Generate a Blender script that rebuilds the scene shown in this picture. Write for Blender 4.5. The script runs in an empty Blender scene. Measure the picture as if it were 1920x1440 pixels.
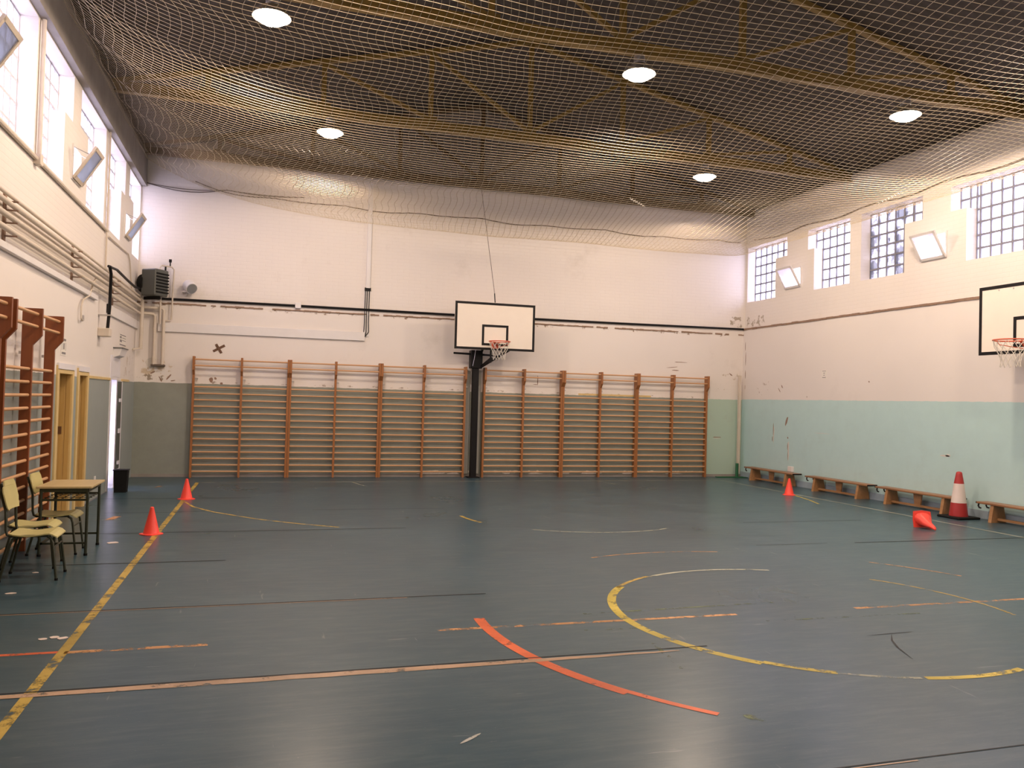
import bpy, math, random
from mathutils import Vector, Matrix
random.seed(7)
PI = math.pi
SC = bpy.context.scene
C = SC.collection

# ------------------------------------------------------------------ camera, world, light, exposure
XL, XR, YB, YF = -2.53, 11.27, 17.62, -5.9      # left, right, back and front wall faces (metres)
CAM_H = 1.70
def cam_axes(yaw=0.29166, pit=0.021195, rol=0.027183):
    r0 = Vector((math.cos(yaw), -math.sin(yaw), 0)); f0 = Vector((math.sin(yaw), math.cos(yaw), 0))
    f = f0*math.cos(pit) + Vector((0, 0, math.sin(pit)))
    u = r0.cross(f)
    return r0*math.cos(rol) + u*math.sin(rol), -r0*math.sin(rol) + u*math.cos(rol), f
cd = bpy.data.cameras.new('camera'); cam = bpy.data.objects.new('camera', cd); C.objects.link(cam)
r_, u_, f_ = cam_axes()
M = Matrix((r_, u_, -f_)).transposed().to_4x4(); M.translation = Vector((0, 0, CAM_H))
cam.matrix_world = M
cd.sensor_width = 36; cd.lens = 1526.8/1920*36; cd.clip_end = 200
SC.camera = cam

W = bpy.data.worlds.new('world'); SC.world = W; W.use_nodes = True
bg = W.node_tree.nodes['Background']
bg.inputs[0].default_value = (0.84, 0.80, 1.0, 1); bg.inputs[1].default_value = 9.0

SC.view_settings.view_transform = 'Standard'; SC.view_settings.look = 'None'
SC.view_settings.exposure = 0.0; SC.view_settings.gamma = 1.0
SC.view_settings.use_curve_mapping = False
LAMP_W = 432.0
LAMP_COL = (1.0, 0.77, 0.59)

# ------------------------------------------------------------------ mesh builder
ORG = {}
class MB:
    def __init__(s): s.v = []; s.f = []
    def add(s, vs, fs):
        n = len(s.v); s.v += [tuple(p) for p in vs]; s.f += [tuple(i+n for i in f) for f in fs]; return s
    def box(s, x0, x1, y0, y1, z0, z1):
        vs = [(x, y, z) for x in (x0, x1) for y in (y0, y1) for z in (z0, z1)]
        return s.add(vs, [(0,1,3,2),(4,6,7,5),(0,4,5,1),(2,3,7,6),(0,2,6,4),(1,5,7,3)])
    def bbox(s, x0, x1, y0, y1, z0, z1, b):          # box with its edges bevelled
        def oct_(a0, a1, c0, c1): return [(a0+b,c0),(a1-b,c0),(a1,c0+b),(a1,c1-b),(a1-b,c1),(a0+b,c1),(a0,c1-b),(a0,c0+b)]
        o = oct_(x0, x1, y0, y1); i = [(max(x0+b, min(x1-b, x)), max(y0+b, min(y1-b, y))) for x, y in o]
        vs = [(x,y,z0) for x,y in i]+[(x,y,z0+b) for x,y in o]+[(x,y,z1-b) for x,y in o]+[(x,y,z1) for x,y in i]
        fs = [tuple(range(7,-1,-1)), tuple(range(24,32))]
        for k in range(3):
            for j in range(8):
                j2 = (j+1) % 8; fs.append((k*8+j, k*8+j2, (k+1)*8+j2, (k+1)*8+j))
        return s.add(vs, fs)
    def bar(s, a, b, w, h, up=(0,0,1)):              # rectangular bar between two points
        a = Vector(a); b = Vector(b); d = (b-a).normalized(); up = Vector(up)
        if abs(d.dot(up)) > .98: up = Vector((0,1,0))
        r = d.cross(up).normalized()*w/2; u = r.cross(d).normalized()*h/2
        vs = [p+q for p in (a, b) for q in (-r-u, r-u, r+u, -r+u)]
        return s.add(vs, [(3,2,1,0),(4,5,6,7),(0,1,5,4),(1,2,6,5),(2,3,7,6),(3,0,4,7)])
    def tube(s, pts, r, n=8, closed=False, cap=True):
        P = [Vector(p) for p in pts]; m = len(P); vs = []; prev = None
        for i, p in enumerate(P):
            if closed: d = P[(i+1) % m]-P[i-1]
            else: d = P[min(i+1, m-1)]-P[max(i-1, 0)]
            d.normalize()
            if prev is None:
                q = Vector((0,0,1)) if abs(d.z) < .9 else Vector((1,0,0))
                a = d.cross(q).normalized()
            else: a = (prev - d*prev.dot(d)).normalized()
            prev = a; b = d.cross(a); rr = r[i] if isinstance(r, (list, tuple)) else r
            vs += [p + a*rr*math.cos(2*PI*k/n) + b*rr*math.sin(2*PI*k/n) for k in range(n)]
        fs = []
        for i in range(m if closed else m-1):
            for k in range(n):
                k2 = (k+1) % n; j = (i+1) % m
                fs.append((i*n+k, i*n+k2, j*n+k2, j*n+k))
        if cap and not closed: fs += [tuple(range(n-1,-1,-1)), tuple((m-1)*n+k for k in range(n))]
        return s.add(vs, fs)
    def lathe(s, prof, n=24, c=(0,0,0), mat=None, closed=True):   # prof (r,z)
        vs = []
        for r, z in prof:
            for k in range(n):
                p = Vector((r*math.cos(2*PI*k/n), r*math.sin(2*PI*k/n), z))
                if mat is not None: p = mat @ p
                vs.append(p+Vector(c))
        fs = []; m = len(prof)
        for i in range(m-1):
            for k in range(n):
                k2 = (k+1) % n; fs.append((i*n+k, i*n+k2, (i+1)*n+k2, (i+1)*n+k))
        if closed: fs += [tuple(range(n-1,-1,-1)), tuple((m-1)*n+k for k in range(n))]
        return s.add(vs, fs)
    def prism(s, poly, f0, f1):                      # f0(p), f1(p): polygon point -> 3D near and far
        n = len(poly); vs = [f0(p) for p in poly]+[f1(p) for p in poly]
        fs = [tuple(range(n-1,-1,-1)), tuple(range(n, 2*n))]
        for i in range(n):
            j = (i+1) % n; fs.append((i, j, j+n, i+n))
        return s.add(vs, fs)
    def build(s, name, mat, parent=None, smooth=False, local=False):
        vs = s.v
        if parent is not None and not local and parent.name in ORG:
            o = ORG[parent.name]; vs = [(x-o[0], y-o[1], z-o[2]) for x, y, z in vs]
        me = bpy.data.meshes.new(name); me.from_pydata(vs, [], s.f); me.update()
        me.materials.append(mat)
        import bmesh
        bm = bmesh.new(); bm.from_mesh(me); bmesh.ops.recalc_face_normals(bm, faces=bm.faces); bm.to_mesh(me); bm.free()
        if smooth:
            me.polygons.foreach_set('use_smooth', [True]*len(me.polygons))
            me.set_sharp_from_angle(angle=math.radians(38))
        o = bpy.data.objects.new(name, me); C.objects.link(o)
        if parent is not None:
            o.parent = parent
            if not local and parent.name in ORG: ORG[o.name] = ORG[parent.name]
        return o
def thing(name, label, cat, loc=(0,0,0), rotz=0, group=None):
    o = bpy.data.objects.new(name, None); C.objects.link(o); o.empty_display_size = .1
    o.location = loc; o.rotation_euler = (0, 0, rotz); tag(o, label, cat, group)
    if rotz == 0: ORG[o.name] = tuple(loc)
    return o
def tag(o, label, cat, group=None):
    o['label'] = label; o['category'] = cat
    if group: o['group'] = group
    return o
def copy_tree(o, parent=None):
    c = o.copy(); C.objects.link(c)
    if parent is not None: c.parent = parent
    for ch in list(o.children): copy_tree(ch, c)
    return c
def struct(o): o['kind'] = 'structure'; return o

# ------------------------------------------------------------------ materials
class NT:
    def __init__(s, name):
        s.m = bpy.data.materials.new(name); s.m.use_nodes = True; s.t = s.m.node_tree; s.n = s.t.nodes
        s.b = s.n['Principled BSDF']; s.out = s.n['Material Output']; s._c = None
    def new(s, ty, **kw):
        n = s.n.new(ty)
        for k, v in kw.items(): setattr(n, k, v)
        return n
    def put(s, sock, v):
        if isinstance(v, bpy.types.NodeSocket): s.t.links.new(v, sock)
        elif v is not None:
            if isinstance(v, (tuple, list)) and len(v) == 3 and len(sock.default_value) == 4: v = (*v, 1)
            sock.default_value = v
    def co(s):
        if s._c is None: s._c = s.new('ShaderNodeTexCoord').outputs['Object']
        return s._c
    def xyz(s):
        n = s.new('ShaderNodeSeparateXYZ'); s.put(n.inputs[0], s.co()); return n.outputs
    def math(s, op, a, b=None, c=None, clamp=False):
        n = s.new('ShaderNodeMath', operation=op, use_clamp=clamp); s.put(n.inputs[0], a); s.put(n.inputs[1], b)
        if c is not None: s.put(n.inputs[2], c)
        return n.outputs[0]
    def noise(s, scale, detail=4, rough=.55, vec=None, sc=None, dist=0):
        n = s.new('ShaderNodeTexNoise'); v = vec or s.co()
        if sc: 
            m = s.new('ShaderNodeMapping'); s.put(m.inputs[0], v); m.inputs['Scale'].default_value = sc; v = m.outputs[0]
        s.put(n.inputs['Vector'], v); n.inputs['Scale'].default_value = scale; n.inputs['Detail'].default_value = detail
        n.inputs['Roughness'].default_value = rough; n.inputs['Distortion'].default_value = dist
        return n.outputs['Fac']
    def ramp(s, v, a, b, lo=0., hi=1.):
        n = s.new('ShaderNodeMapRange'); s.put(n.inputs[0], v)
        n.inputs[1].default_value = a; n.inputs[2].default_value = b; n.inputs[3].default_value = lo; n.inputs[4].default_value = hi
        return n.outputs[0]
    def mix(s, f, a, b):
        n = s.new('ShaderNodeMix', data_type='RGBA'); s.put(n.inputs[0], f); s.put(n.inputs[6], a); s.put(n.inputs[7], b)
        return n.outputs[2]
    def bump(s, h, strength=.3, dist=.01):
        n = s.new('ShaderNodeBump'); s.put(n.inputs['Height'], h); n.inputs['Strength'].default_value = strength
        n.inputs['Distance'].default_value = dist; s.put(s.b.inputs['Normal'], n.outputs[0])
    def base(s, c, rough=.5, metal=0., spec=None):
        s.put(s.b.inputs['Base Color'], c); s.put(s.b.inputs['Roughness'], rough); s.put(s.b.inputs['Metallic'], metal)
        if spec is not None: s.put(s.b.inputs['Specular IOR Level'], spec)
        return s.m
    def win(s, v, a, b, e=.02):                       # 1 inside a..b
        return s.math('MULTIPLY', s.ramp(v, a-e, a+e), s.ramp(v, b-e, b+e, 1., 0.))
def plain(name, col, rough=.5, metal=0., var=.12, scale=6, bump=0, spec=None):
    t = NT(name); n = t.noise(scale)
    c = t.mix(n, tuple(max(0, x*(1-var)) for x in col), tuple(min(1, x*(1+var)) for x in col))
    if bump: t.bump(n, bump)
    return t.base(c, rough, metal, spec)
def wood(name, a, b, axis=2, rough=.42, scale=14):
    t = NT(name); sc = [1,1,1]; sc[axis] = .08
    n = t.noise(scale, 6, .6, sc=tuple(sc), dist=.6); n2 = t.noise(1.3, 2)
    c = t.mix(t.ramp(n, .3, .7), a, b); c = t.mix(t.ramp(n2, .35, .75, 0, .35), c, tuple(x*.6 for x in a))
    t.bump(n, .08); return t.base(c, rough)

def wall_mat(name, low, up, split, hor, dirt=.1, seed=0., aqua=None, peel=None, brick=True):
    t = NT(name); x, y, z = t.xyz(); h = x if hor == 'x' else y
    big = t.noise(.5, 3); fine = t.noise(9, 5); sp = t.noise(3.2, 6, .7)
    upc = t.mix(t.ramp(big, .3, .75, 0, .6), up, tuple(c*.90 for c in up))
    lowc = t.mix(t.ramp(sp, .35, .75), low, tuple(c*(.95 if hor == 'y' else .86) for c in low))
    if aqua:                                          # the newer aqua paint beyond a given x
        lowc = t.mix(t.math('GREATER_THAN', h, aqua[0]), lowc, aqua[1])
    edge = t.math('ADD', z, t.math('MULTIPLY', t.math('SUBTRACT', t.noise(7, 3), .5), .03))
    f = t.math('GREATER_THAN', edge, split)
    c = t.mix(f, lowc, upc)
    c = t.mix(t.ramp(t.math('ADD', z, t.math('MULTIPLY', big, .4)), 6.5, 6.75), c, (.21,.185,.165))  # gable top darkened: unpainted render, plus shade above the lamps put into the colour
    # grime blotches
    c = t.mix(t.ramp(t.math('MULTIPLY', sp, t.noise(.9, 2)), .33, .55, 0, dirt*2.2), c, (.33,.27,.21))
    if brick:
        cx = t.new('ShaderNodeCombineXYZ'); t.put(cx.inputs[0], h); t.put(cx.inputs[1], z)
        br = t.new('ShaderNodeTexBrick'); t.put(br.inputs['Vector'], cx.outputs[0])
        br.inputs['Scale'].default_value = 1.0; br.inputs['Brick Width'].default_value = .25; br.inputs['Row Height'].default_value = .075
        br.inputs['Mortar Size'].default_value = .007; br.inputs['Mortar Smooth'].default_value = .6
        mort = t.math('MULTIPLY', br.outputs['Fac'], t.math('GREATER_THAN', z, 3.6))
        c = t.mix(t.math('MULTIPLY', mort, .05), c, (.35,.3,.26))
        t.bump(t.math('ADD', t.math('MULTIPLY', mort, -1.0), t.math('MULTIPLY', fine, .5)), .25, .004)
    else: t.bump(fine, .15, .004)
    for (h0, h1, z0, z1, thr, col) in (peel or []):
        m = t.math('MULTIPLY', t.win(h, h0, h1, .12), t.win(z, z0, z1, .08))
        k = t.ramp(t.math('MULTIPLY', m, t.noise(5.5, 5, .65)), thr, thr+.05)
        c = t.mix(k, c, col)
    return t.base(c, .55, spec=.3)

CREAM = (.80,.745,.70)
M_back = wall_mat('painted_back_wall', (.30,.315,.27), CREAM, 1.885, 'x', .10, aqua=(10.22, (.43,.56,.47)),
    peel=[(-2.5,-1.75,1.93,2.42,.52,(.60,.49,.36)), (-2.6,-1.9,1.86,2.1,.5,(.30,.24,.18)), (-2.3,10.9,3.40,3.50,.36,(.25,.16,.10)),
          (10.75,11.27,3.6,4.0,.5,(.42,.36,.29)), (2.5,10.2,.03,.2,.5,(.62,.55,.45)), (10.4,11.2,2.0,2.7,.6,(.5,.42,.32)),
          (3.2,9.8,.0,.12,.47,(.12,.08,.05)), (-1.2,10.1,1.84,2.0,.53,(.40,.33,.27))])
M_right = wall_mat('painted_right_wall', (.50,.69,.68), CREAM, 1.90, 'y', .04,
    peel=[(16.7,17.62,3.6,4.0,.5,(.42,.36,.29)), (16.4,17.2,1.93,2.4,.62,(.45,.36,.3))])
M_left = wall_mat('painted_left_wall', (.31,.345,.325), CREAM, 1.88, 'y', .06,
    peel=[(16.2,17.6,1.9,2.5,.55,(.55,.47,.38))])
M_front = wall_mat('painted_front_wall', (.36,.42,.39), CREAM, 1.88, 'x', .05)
M_conc = plain('grey_concrete', (.30,.27,.245), .8, scale=2.5, var=.3, bump=.3)
def mk_roof():
    t = NT('dark_roof_sheet'); x, y, z = t.xyz()
    w = t.math('SINE', t.math('MULTIPLY', y, 2*PI/.18)); t.bump(w, .6, .02)
    c = t.mix(t.noise(1.1, 5), (.055,.046,.040), (.085,.072,.063))
    return t.base(c, .75, spec=.2)
M_roof = mk_roof()
def mk_floor():
    t = NT('worn_blue_rubber_floor'); x, y, z = t.xyz()
    n1 = t.noise(.55, 4, .6); n2 = t.noise(2.2, 7, .7, sc=(.5,1,1)); n3 = t.noise(14, 6, .7, sc=(.18,1,1)); n4 = t.noise(60, 3)
    c = t.mix(t.ramp(n1, .3, .7), (.026,.064,.090), (.044,.090,.118))
    c = t.mix(t.ramp(n2, .42, .8, 0, .35), c, (.080,.130,.142))
    c = t.mix(t.ramp(n3, .45, .8, 0, .5), c, (.13,.17,.175))
    c = t.mix(t.ramp(n4, .68, .75, 0, .3), c, (.30,.31,.31))
    # scuffs: sparse pale scratches
    for sc, ro in (((.6,6,1), .4), ((5,.5,1), 1.1)):
        m = t.new('ShaderNodeMapping'); t.put(m.inputs[0], t.co()); m.inputs['Rotation'].default_value = (0,0,ro); m.inputs['Scale'].default_value = sc
        s = t.noise(2.6, 3, .6, vec=m.outputs[0]); c = t.mix(t.ramp(s, .70, .74, 0, .30), c, (.38,.39,.38))
    r = t.ramp(n1, .3, .8, .27, .34)
    t.bump(n4, .03, .002)
    return t.base(c, r, spec=.30)
M_floor = mk_floor()
def paint(name, col, wear=.5, sc=7, rough=.45):
    t = NT(name); n = t.noise(sc, 6, .72); n2 = t.noise(.9, 3)
    k = t.math('MULTIPLY', t.ramp(n, wear-.06, wear+.06), 1.)
    k = t.math('SUBTRACT', k, t.ramp(n2, .42, .62, 0, .35), clamp=True)
    c = t.mix(t.noise(20, 3), col, tuple(x*.7 for x in col))
    t.base(c, rough); t.put(t.b.inputs['Alpha'], k); return t.m
P_yel = paint('worn_yellow_paint', (.62,.43,.075), .43)
P_yelc = paint('bright_yellow_paint', (.72,.56,.07), .40)
P_org = paint('orange_red_paint', (.85,.16,.045), .38)
P_orgl = paint('pale_orange_paint', (.72,.36,.13), .46)
P_pale = paint('pale_cream_paint', (.46,.47,.36), .43)
P_line = paint('cream_line_paint', (.46,.47,.38), .36)
P_tan = paint('tan_seam_tape', (.56,.37,.24), .36, 5)
P_dark = plain('black_seam', (.018,.018,.02), .7)
P_green = paint('faded_green_paint', (.12,.17,.06), .52)
P_white = paint('white_scuff', (.55,.55,.50), .42, 16)
M_pine = wood('orange_pine', (.31,.115,.032), (.42,.17,.055), 2)
M_pined = wood('dark_red_pine', (.21,.055,.014), (.27,.078,.022), 2)
M_rung = wood('pale_pine_rung', (.60,.32,.15), (.68,.40,.21), 0)
M_bench = wood('varnished_bench_wood', (.33,.16,.065), (.46,.25,.11), 1)
M_benchd = wood('dark_bench_top', (.28,.13,.06), (.38,.19,.09), 1)
M_desk = wood('pale_desk_laminate', (.56,.42,.20), (.64,.50,.27), 1, .35)
M_ply = plain('yellow_plywood', (.56,.50,.22), .4)
M_frame = plain('dark_green_metal', (.045,.050,.030), .4, .3)
M_steel = plain('ochre_painted_steel', (.20,.125,.024), .5, scale=3, var=.25)
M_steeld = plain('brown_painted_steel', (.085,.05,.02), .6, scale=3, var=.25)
M_black = plain('black_metal', (.008,.007,.008), .5, spec=.22)
M_white = plain('white_board', (.86,.78,.68), .35, var=.03)
M_pipe = plain('cream_painted_pipe', (.62,.54,.45), .5)
M_duct = plain('white_plastic_duct', (.74,.71,.70), .5, var=.05)
M_heat = plain('dark_green_grey_casing', (.075,.08,.072), .45)
M_rim = plain('red_orange_rim', (.72,.13,.06), .4)
M_cord = plain('white_net_cord', (.75,.70,.62), .7)
M_net = plain('beige_net_twine', (.58,.48,.34), .6)
M_rope = plain('dark_rope', (.13,.10,.08), .8)
M_cone = NT('fluorescent_orange_plastic').base((1.0,.075,.05), .4)
M_red = plain('red_cone_sleeve', (.42,.03,.03), .45)
M_cwhite = plain('white_cone_band', (.78,.66,.60), .4)
M_rub = plain('black_rubber', (.010,.010,.010), .85, spec=.2)
M_ochre = wood('ochre_door_paint', (.50,.32,.10), (.60,.40,.145), 2, .5)
M_ochrel = plain('light_ochre_frame', (.68,.50,.22), .5)
M_upvc = plain('white_door_paint', (.76,.74,.78), .4, var=.04)
M_alu = plain('brushed_aluminium', (.55,.53,.52), .35, .8)
M_green = plain('green_painted_metal', (.02,.12,.05), .45)
M_paper = plain('white_paper', (.78,.74,.68), .6, var=.04)
M_ink = plain('grey_print', (.22,.20,.20), .7)
M_tape = plain('brown_tape', (.12,.055,.025), .5)
M_grout = plain('grey_block_joint', (.20,.20,.24), .7)
M_grout2 = plain('pale_block_joint', (.55,.55,.60), .7)
M_plas = plain('flaked_plaster', (.66,.62,.56), .8, scale=20, var=.2)
M_stain = plain('brown_scuff', (.28,.18,.13), .8, scale=20, var=.3)
M_ledge = plain('broken_brown_ledge', (.27,.175,.12), .8, scale=12, var=.4, bump=.5)
M_mat = plain('pale_grey_panel', (.50,.50,.46), .5)
M_kick = plain('pale_blue_skirting', (.34,.42,.47), .6)
def mk_glass(name, dirty=0., tint=None):
    t = NT(name); t.n.remove(t.b)
    tr = t.new('ShaderNodeBsdfTransparent'); tl = t.new('ShaderNodeBsdfTranslucent'); gl = t.new('ShaderNodeBsdfGlossy')
    n = t.noise(3.5, 5, .6)
    c = t.mix(t.ramp(n, .35, .7), (.96,.95,1.0), (.80,.78,.88))
    if tint: c = t.mix(.9, c, tint)
    if dirty: c = t.mix(t.ramp(t.noise(2.7, 6, .7), .5-dirty*.12, .56), c, (.10,.10,.11))
    t.put(tr.inputs[0], c); t.put(tl.inputs[0], c); gl.inputs['Roughness'].default_value = .15
    m1 = t.new('ShaderNodeMixShader'); m1.inputs[0].default_value = .45
    t.put(m1.inputs[1], tr.outputs[0]); t.put(m1.inputs[2], tl.outputs[0])
    m2 = t.new('ShaderNodeMixShader'); m2.inputs[0].default_value = .08
    t.put(m2.inputs[1], m1.outputs[0]); t.put(m2.inputs[2], gl.outputs[0]); t.put(t.out.inputs[0], m2.outputs[0])
    return t.m
M_glass = mk_glass('glass_block'); M_glassd = mk_glass('dirty_glass_block', 1.); M_panel = mk_glass('grey_sash_pane', 0., (.34,.36,.38)); M_sash = plain('beige_sash', (.55,.47,.38), .5); M_pane = mk_glass('window_pane')
def mk_emit(name, col, s):
    t = NT(name); t.n.remove(t.b); e = t.new('ShaderNodeEmission'); e.inputs[0].default_value = (*col, 1); e.inputs[1].default_value = s
    t.put(t.out.inputs[0], e.outputs[0]); return t.m
M_lampon = mk_emit('glowing_lamp', (1, .86, .66), 30)

# ------------------------------------------------------------------ room shell
EAVE, RIDGE, XM = 6.50, 8.28, (XL+XR)/2
def panel_wall(mb, a0, a1, z0, z1, holes, face, back, axis):
    """wall slab with rectangular openings; axis 'x': slab spans x, faces at y=face/back; 'y' the other way"""
    A = sorted({a0, a1, *[v for h in holes for v in h[:2]]}); Z = sorted({z0, z1, *[v for h in holes for v in h[2:]]})
    A = [a for a in A if a0 <= a <= a1]; Z = [z for z in Z if z0 <= z <= z1]
    def solid(i, j):
        if i < 0 or j < 0 or i >= len(A)-1 or j >= len(Z)-1: return False
        a = (A[i]+A[i+1])/2; z = (Z[j]+Z[j+1])/2
        return not any(h[0] < a < h[1] and h[2] < z < h[3] for h in holes)
    P = (lambda a, d, z: (a, d, z)) if axis == 'x' else (lambda a, d, z: (d, a, z))
    for i in range(len(A)-1):
        for j in range(len(Z)-1):
            if not solid(i, j): continue
            p, q, s, t = A[i], A[i+1], Z[j], Z[j+1]
            for d in (face, back): mb.add([P(p,d,s),P(q,d,s),P(q,d,t),P(p,d,t)], [(0,1,2,3)])
            if not solid(i-1, j): mb.add([P(p,face,s),P(p,back,s),P(p,back,t),P(p,face,t)], [(0,1,2,3)])
            if not solid(i+1, j): mb.add([P(q,face,s),P(q,back,s),P(q,back,t),P(q,face,t)], [(0,1,2,3)])
            if not solid(i, j-1): mb.add([P(p,face,s),P(q,face,s),P(q,back,s),P(p,back,s)], [(0,1,2,3)])
            if not solid(i, j+1): mb.add([P(p,face,t),P(q,face,t),P(q,back,t),P(p,back,t)], [(0,1,2,3)])
    return mb

floor = struct(MB().box(XL-.3, XR+.3, YF-.3, YB+.3, -.12, 0).build('floor', M_floor))
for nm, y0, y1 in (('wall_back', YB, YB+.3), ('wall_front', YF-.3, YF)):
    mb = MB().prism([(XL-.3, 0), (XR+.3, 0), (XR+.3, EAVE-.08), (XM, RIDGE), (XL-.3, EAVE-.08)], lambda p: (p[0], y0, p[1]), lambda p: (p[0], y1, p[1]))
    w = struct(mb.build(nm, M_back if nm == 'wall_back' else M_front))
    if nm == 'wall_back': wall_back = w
# right wall: openings (y0, y1, z0, z1); windows repeat every 3.97 m towards the camera
SILL, STEP, HEAD = 4.29, 5.20, 5.63
R_win = []; R_hop = []
for k, (far, loN, upN, upF2, loF2, near2, hy0, hy1) in enumerate([
        (17.55, 16.40, 15.97, 15.22, 15.00, 13.87, 15.42, 15.98), (13.54, 12.38, 11.95, 11.32, 10.98, 9.86, 11.38, 11.95),
        (9.54, 8.38, 7.95, 7.32, 6.98, 5.86, 7.38, 7.95), (5.54, 4.38, 3.95, 3.32, 2.98, 1.86, 3.38, 3.95), (1.54, .38, -.05, -.68, -1.02, -2.14, -.62, -.05)]):
    R_win.append([(loN, far, SILL, HEAD), (upN, loN, STEP, HEAD)])
    R_win.append([(near2, loF2, SILL, HEAD), (loF2, upF2, STEP, HEAD)])
    R_hop.append((hy0, hy1, 4.41, 4.88))
holes = [h for w in R_win for h in w] + R_hop
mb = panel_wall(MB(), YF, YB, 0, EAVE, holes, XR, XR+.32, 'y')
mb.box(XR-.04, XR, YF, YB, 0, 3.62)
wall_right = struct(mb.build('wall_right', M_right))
L_win = []; L_hop = []
HL = 5.77
for k in range(5):
    d = k*3.98
    L_win.append([(16.75-d, 17.58-d, SILL, HL), (16.25-d, 16.75-d, STEP+.05, HL)])
    L_win.append([(14.18-d, 15.42-d, SILL, HL), (15.42-d, 15.80-d, STEP-.03, HL)])
    L_hop.append((15.82-d, 16.32-d, 4.44, 4.90))
L_win[2] = [(12.69, 13.95, SILL, HL), (12.20, 12.69, STEP+.05, HL)]
L_win[3] = [(10.13, 11.32, SILL, HL), (11.32, 11.75, STEP-.03, HL)]
L_hop[1] = (11.74, 12.24, 4.44, 4.90)
L_win[4] = [(8.72, 10.00, SILL, HL), (8.25, 8.72, STEP+.05, HL)]
holes = [h for w in L_win for h in w] + L_hop + [(11.42, 12.24, 0, 1.95), (12.58, 13.20, 0, 1.95), (15.05, 15.66, 0, 1.93)]
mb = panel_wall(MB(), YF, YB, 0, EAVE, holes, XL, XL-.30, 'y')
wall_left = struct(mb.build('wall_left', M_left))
# roof slopes
mb = MB()
for s in (-1, 1):
    xe = XM + s*(XR-XM+.35); p = [(XM, RIDGE), (xe, EAVE-.06), (xe, EAVE+.06), (XM, RIDGE+.12)]
    mb.prism(p, lambda q: (q[0], YF-.3, q[1]), lambda q: (q[0], YB+.3, q[1]))
ceiling = struct(mb.build('ceiling', M_roof))
# concrete ring beam over the left windows, slim one on the right
struct(MB().box(XL, XL+.10, YF, YB, 5.79, 6.42).build('trim_1', M_conc))
mb = MB()
for i in range(120):                                   # broken ledge under the right windows
    y = YF+i*(YB-YF)/120; mb.box(XR-.055-random.random()*.012, XR, y, y+(YB-YF)/120, 3.60+random.random()*.008, 3.64+random.random()*.01)
struct(mb.build('trim_2', M_ledge))
mb = MB()
n = 150
for i in range(n):
    x = XL+i*(XR-XL)/n; h = random.random()
    if h < .12: continue
    mb.box(x, x+(XR-XL)/n, YB-.014-random.random()*.012, YB, 3.455+h*.012+.008*x/10, 3.485+random.random()*.012+.008*x/10)
struct(mb.build('trim_3', M_ledge))
# yellow wooden dado strip on the left wall, beyond the doors
struct(MB().box(XL, XL+.015, 13.28, 15.0, 1.87, 1.91).box(XL, XL+.015, 16.1, 16.9, 1.87, 1.91).build('trim_4', M_ochrel))
struct(MB().box(XR-.05, XR-.04, YF, YB, 0, .13).build('baseboard_right', M_kick))
struct(MB().box(XL, XL+.008, 13.3, 15.0, 0, .012).build('baseboard_left', M_grout))
struct(MB().box(XL, XR, YB-.012, YB, 0, .06).build('baseboard_back', M_conc))

# windows of glass blocks
wn = 0
def glass_window(rects, X, xo, dirty=False):
    global wn; wn += 1
    y0 = min(r[0] for r in rects); y1 = max(r[1] for r in rects); z0 = SILL; z1 = rects[0][3]
    lo = rects[0]; nz = 6; pz = (z1-z0)/nz; ny = max(3, round((y1-y0)/.215)); py = (y1-y0)/ny
    def inside(y, z): return any(r[0] < y < r[1] and r[2] < z < r[3] for r in rects)
    g = MB(); fr = MB()
    for i in range(ny+1):
        y = y0+i*py; inl = lo[0]-.02 < y < lo[1]+.02
        zb = z0 if inl else rects[1][2]
        fr.box(X-.035, X+.035, y-.014, y+.014, zb, z1)
    for y in (lo[0], lo[1]): fr.box(X-.034, X+.034, y-.011, y+.011, z0, z1)
    for j in range(nz+1):
        z = z0+j*pz
        a, b = (y0, y1) if z > rects[1][2]-.02 else (lo[0], lo[1])
        fr.box(X-.036, X+.036, a, b, z-.016, z+.016)
    fr.box(X-.036, X+.036, rects[1][0], rects[1][1], rects[1][2]-.01, rects[1][2]+.012)
    for i in range(ny):
        for j in range(nz):
            a0 = y0+i*py; c0 = z0+j*pz
            for r in rects:
                p0, p1 = max(a0, r[0]), min(a0+py, r[1]); q0, q1 = max(c0, r[2]), min(c0+pz, r[3])
                if p1-p0 > .03 and q1-q0 > .03:       # a pillowed block face
                    m = .012; t = .014
                    x = X-.01*(1 if xo > 0 else -1); xi = x - t*xo
                    v = [(x,p0+.005,q0+.005),(x,p1-.005,q0+.005),(x,p1-.005,q1-.005),(x,p0+.005,q1-.005),
                         (xi,p0+.03,q0+.03),(xi,p1-.03,q0+.03),(xi,p1-.03,q1-.03),(xi,p0+.03,q1-.03)]
                    g.add(v, [(4,5,6,7),(0,1,5,4),(1,2,6,5),(2,3,7,6),(3,0,4,7)])
    w = struct(fr.build('window_%d' % wn, M_grout)); w.data.materials[0] = M_grout if xo > 0 else M_grout2; g.build('glass_blocks', M_glassd if dirty else M_glass, w)
    # thin grimy hard edges around broken panes
    return w
for i, w in enumerate(R_win): glass_window(w, XR+.25, 1, dirty=(i == 2))
for i, w in enumerate(L_win): glass_window(w, XL-.22, -1)
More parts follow.
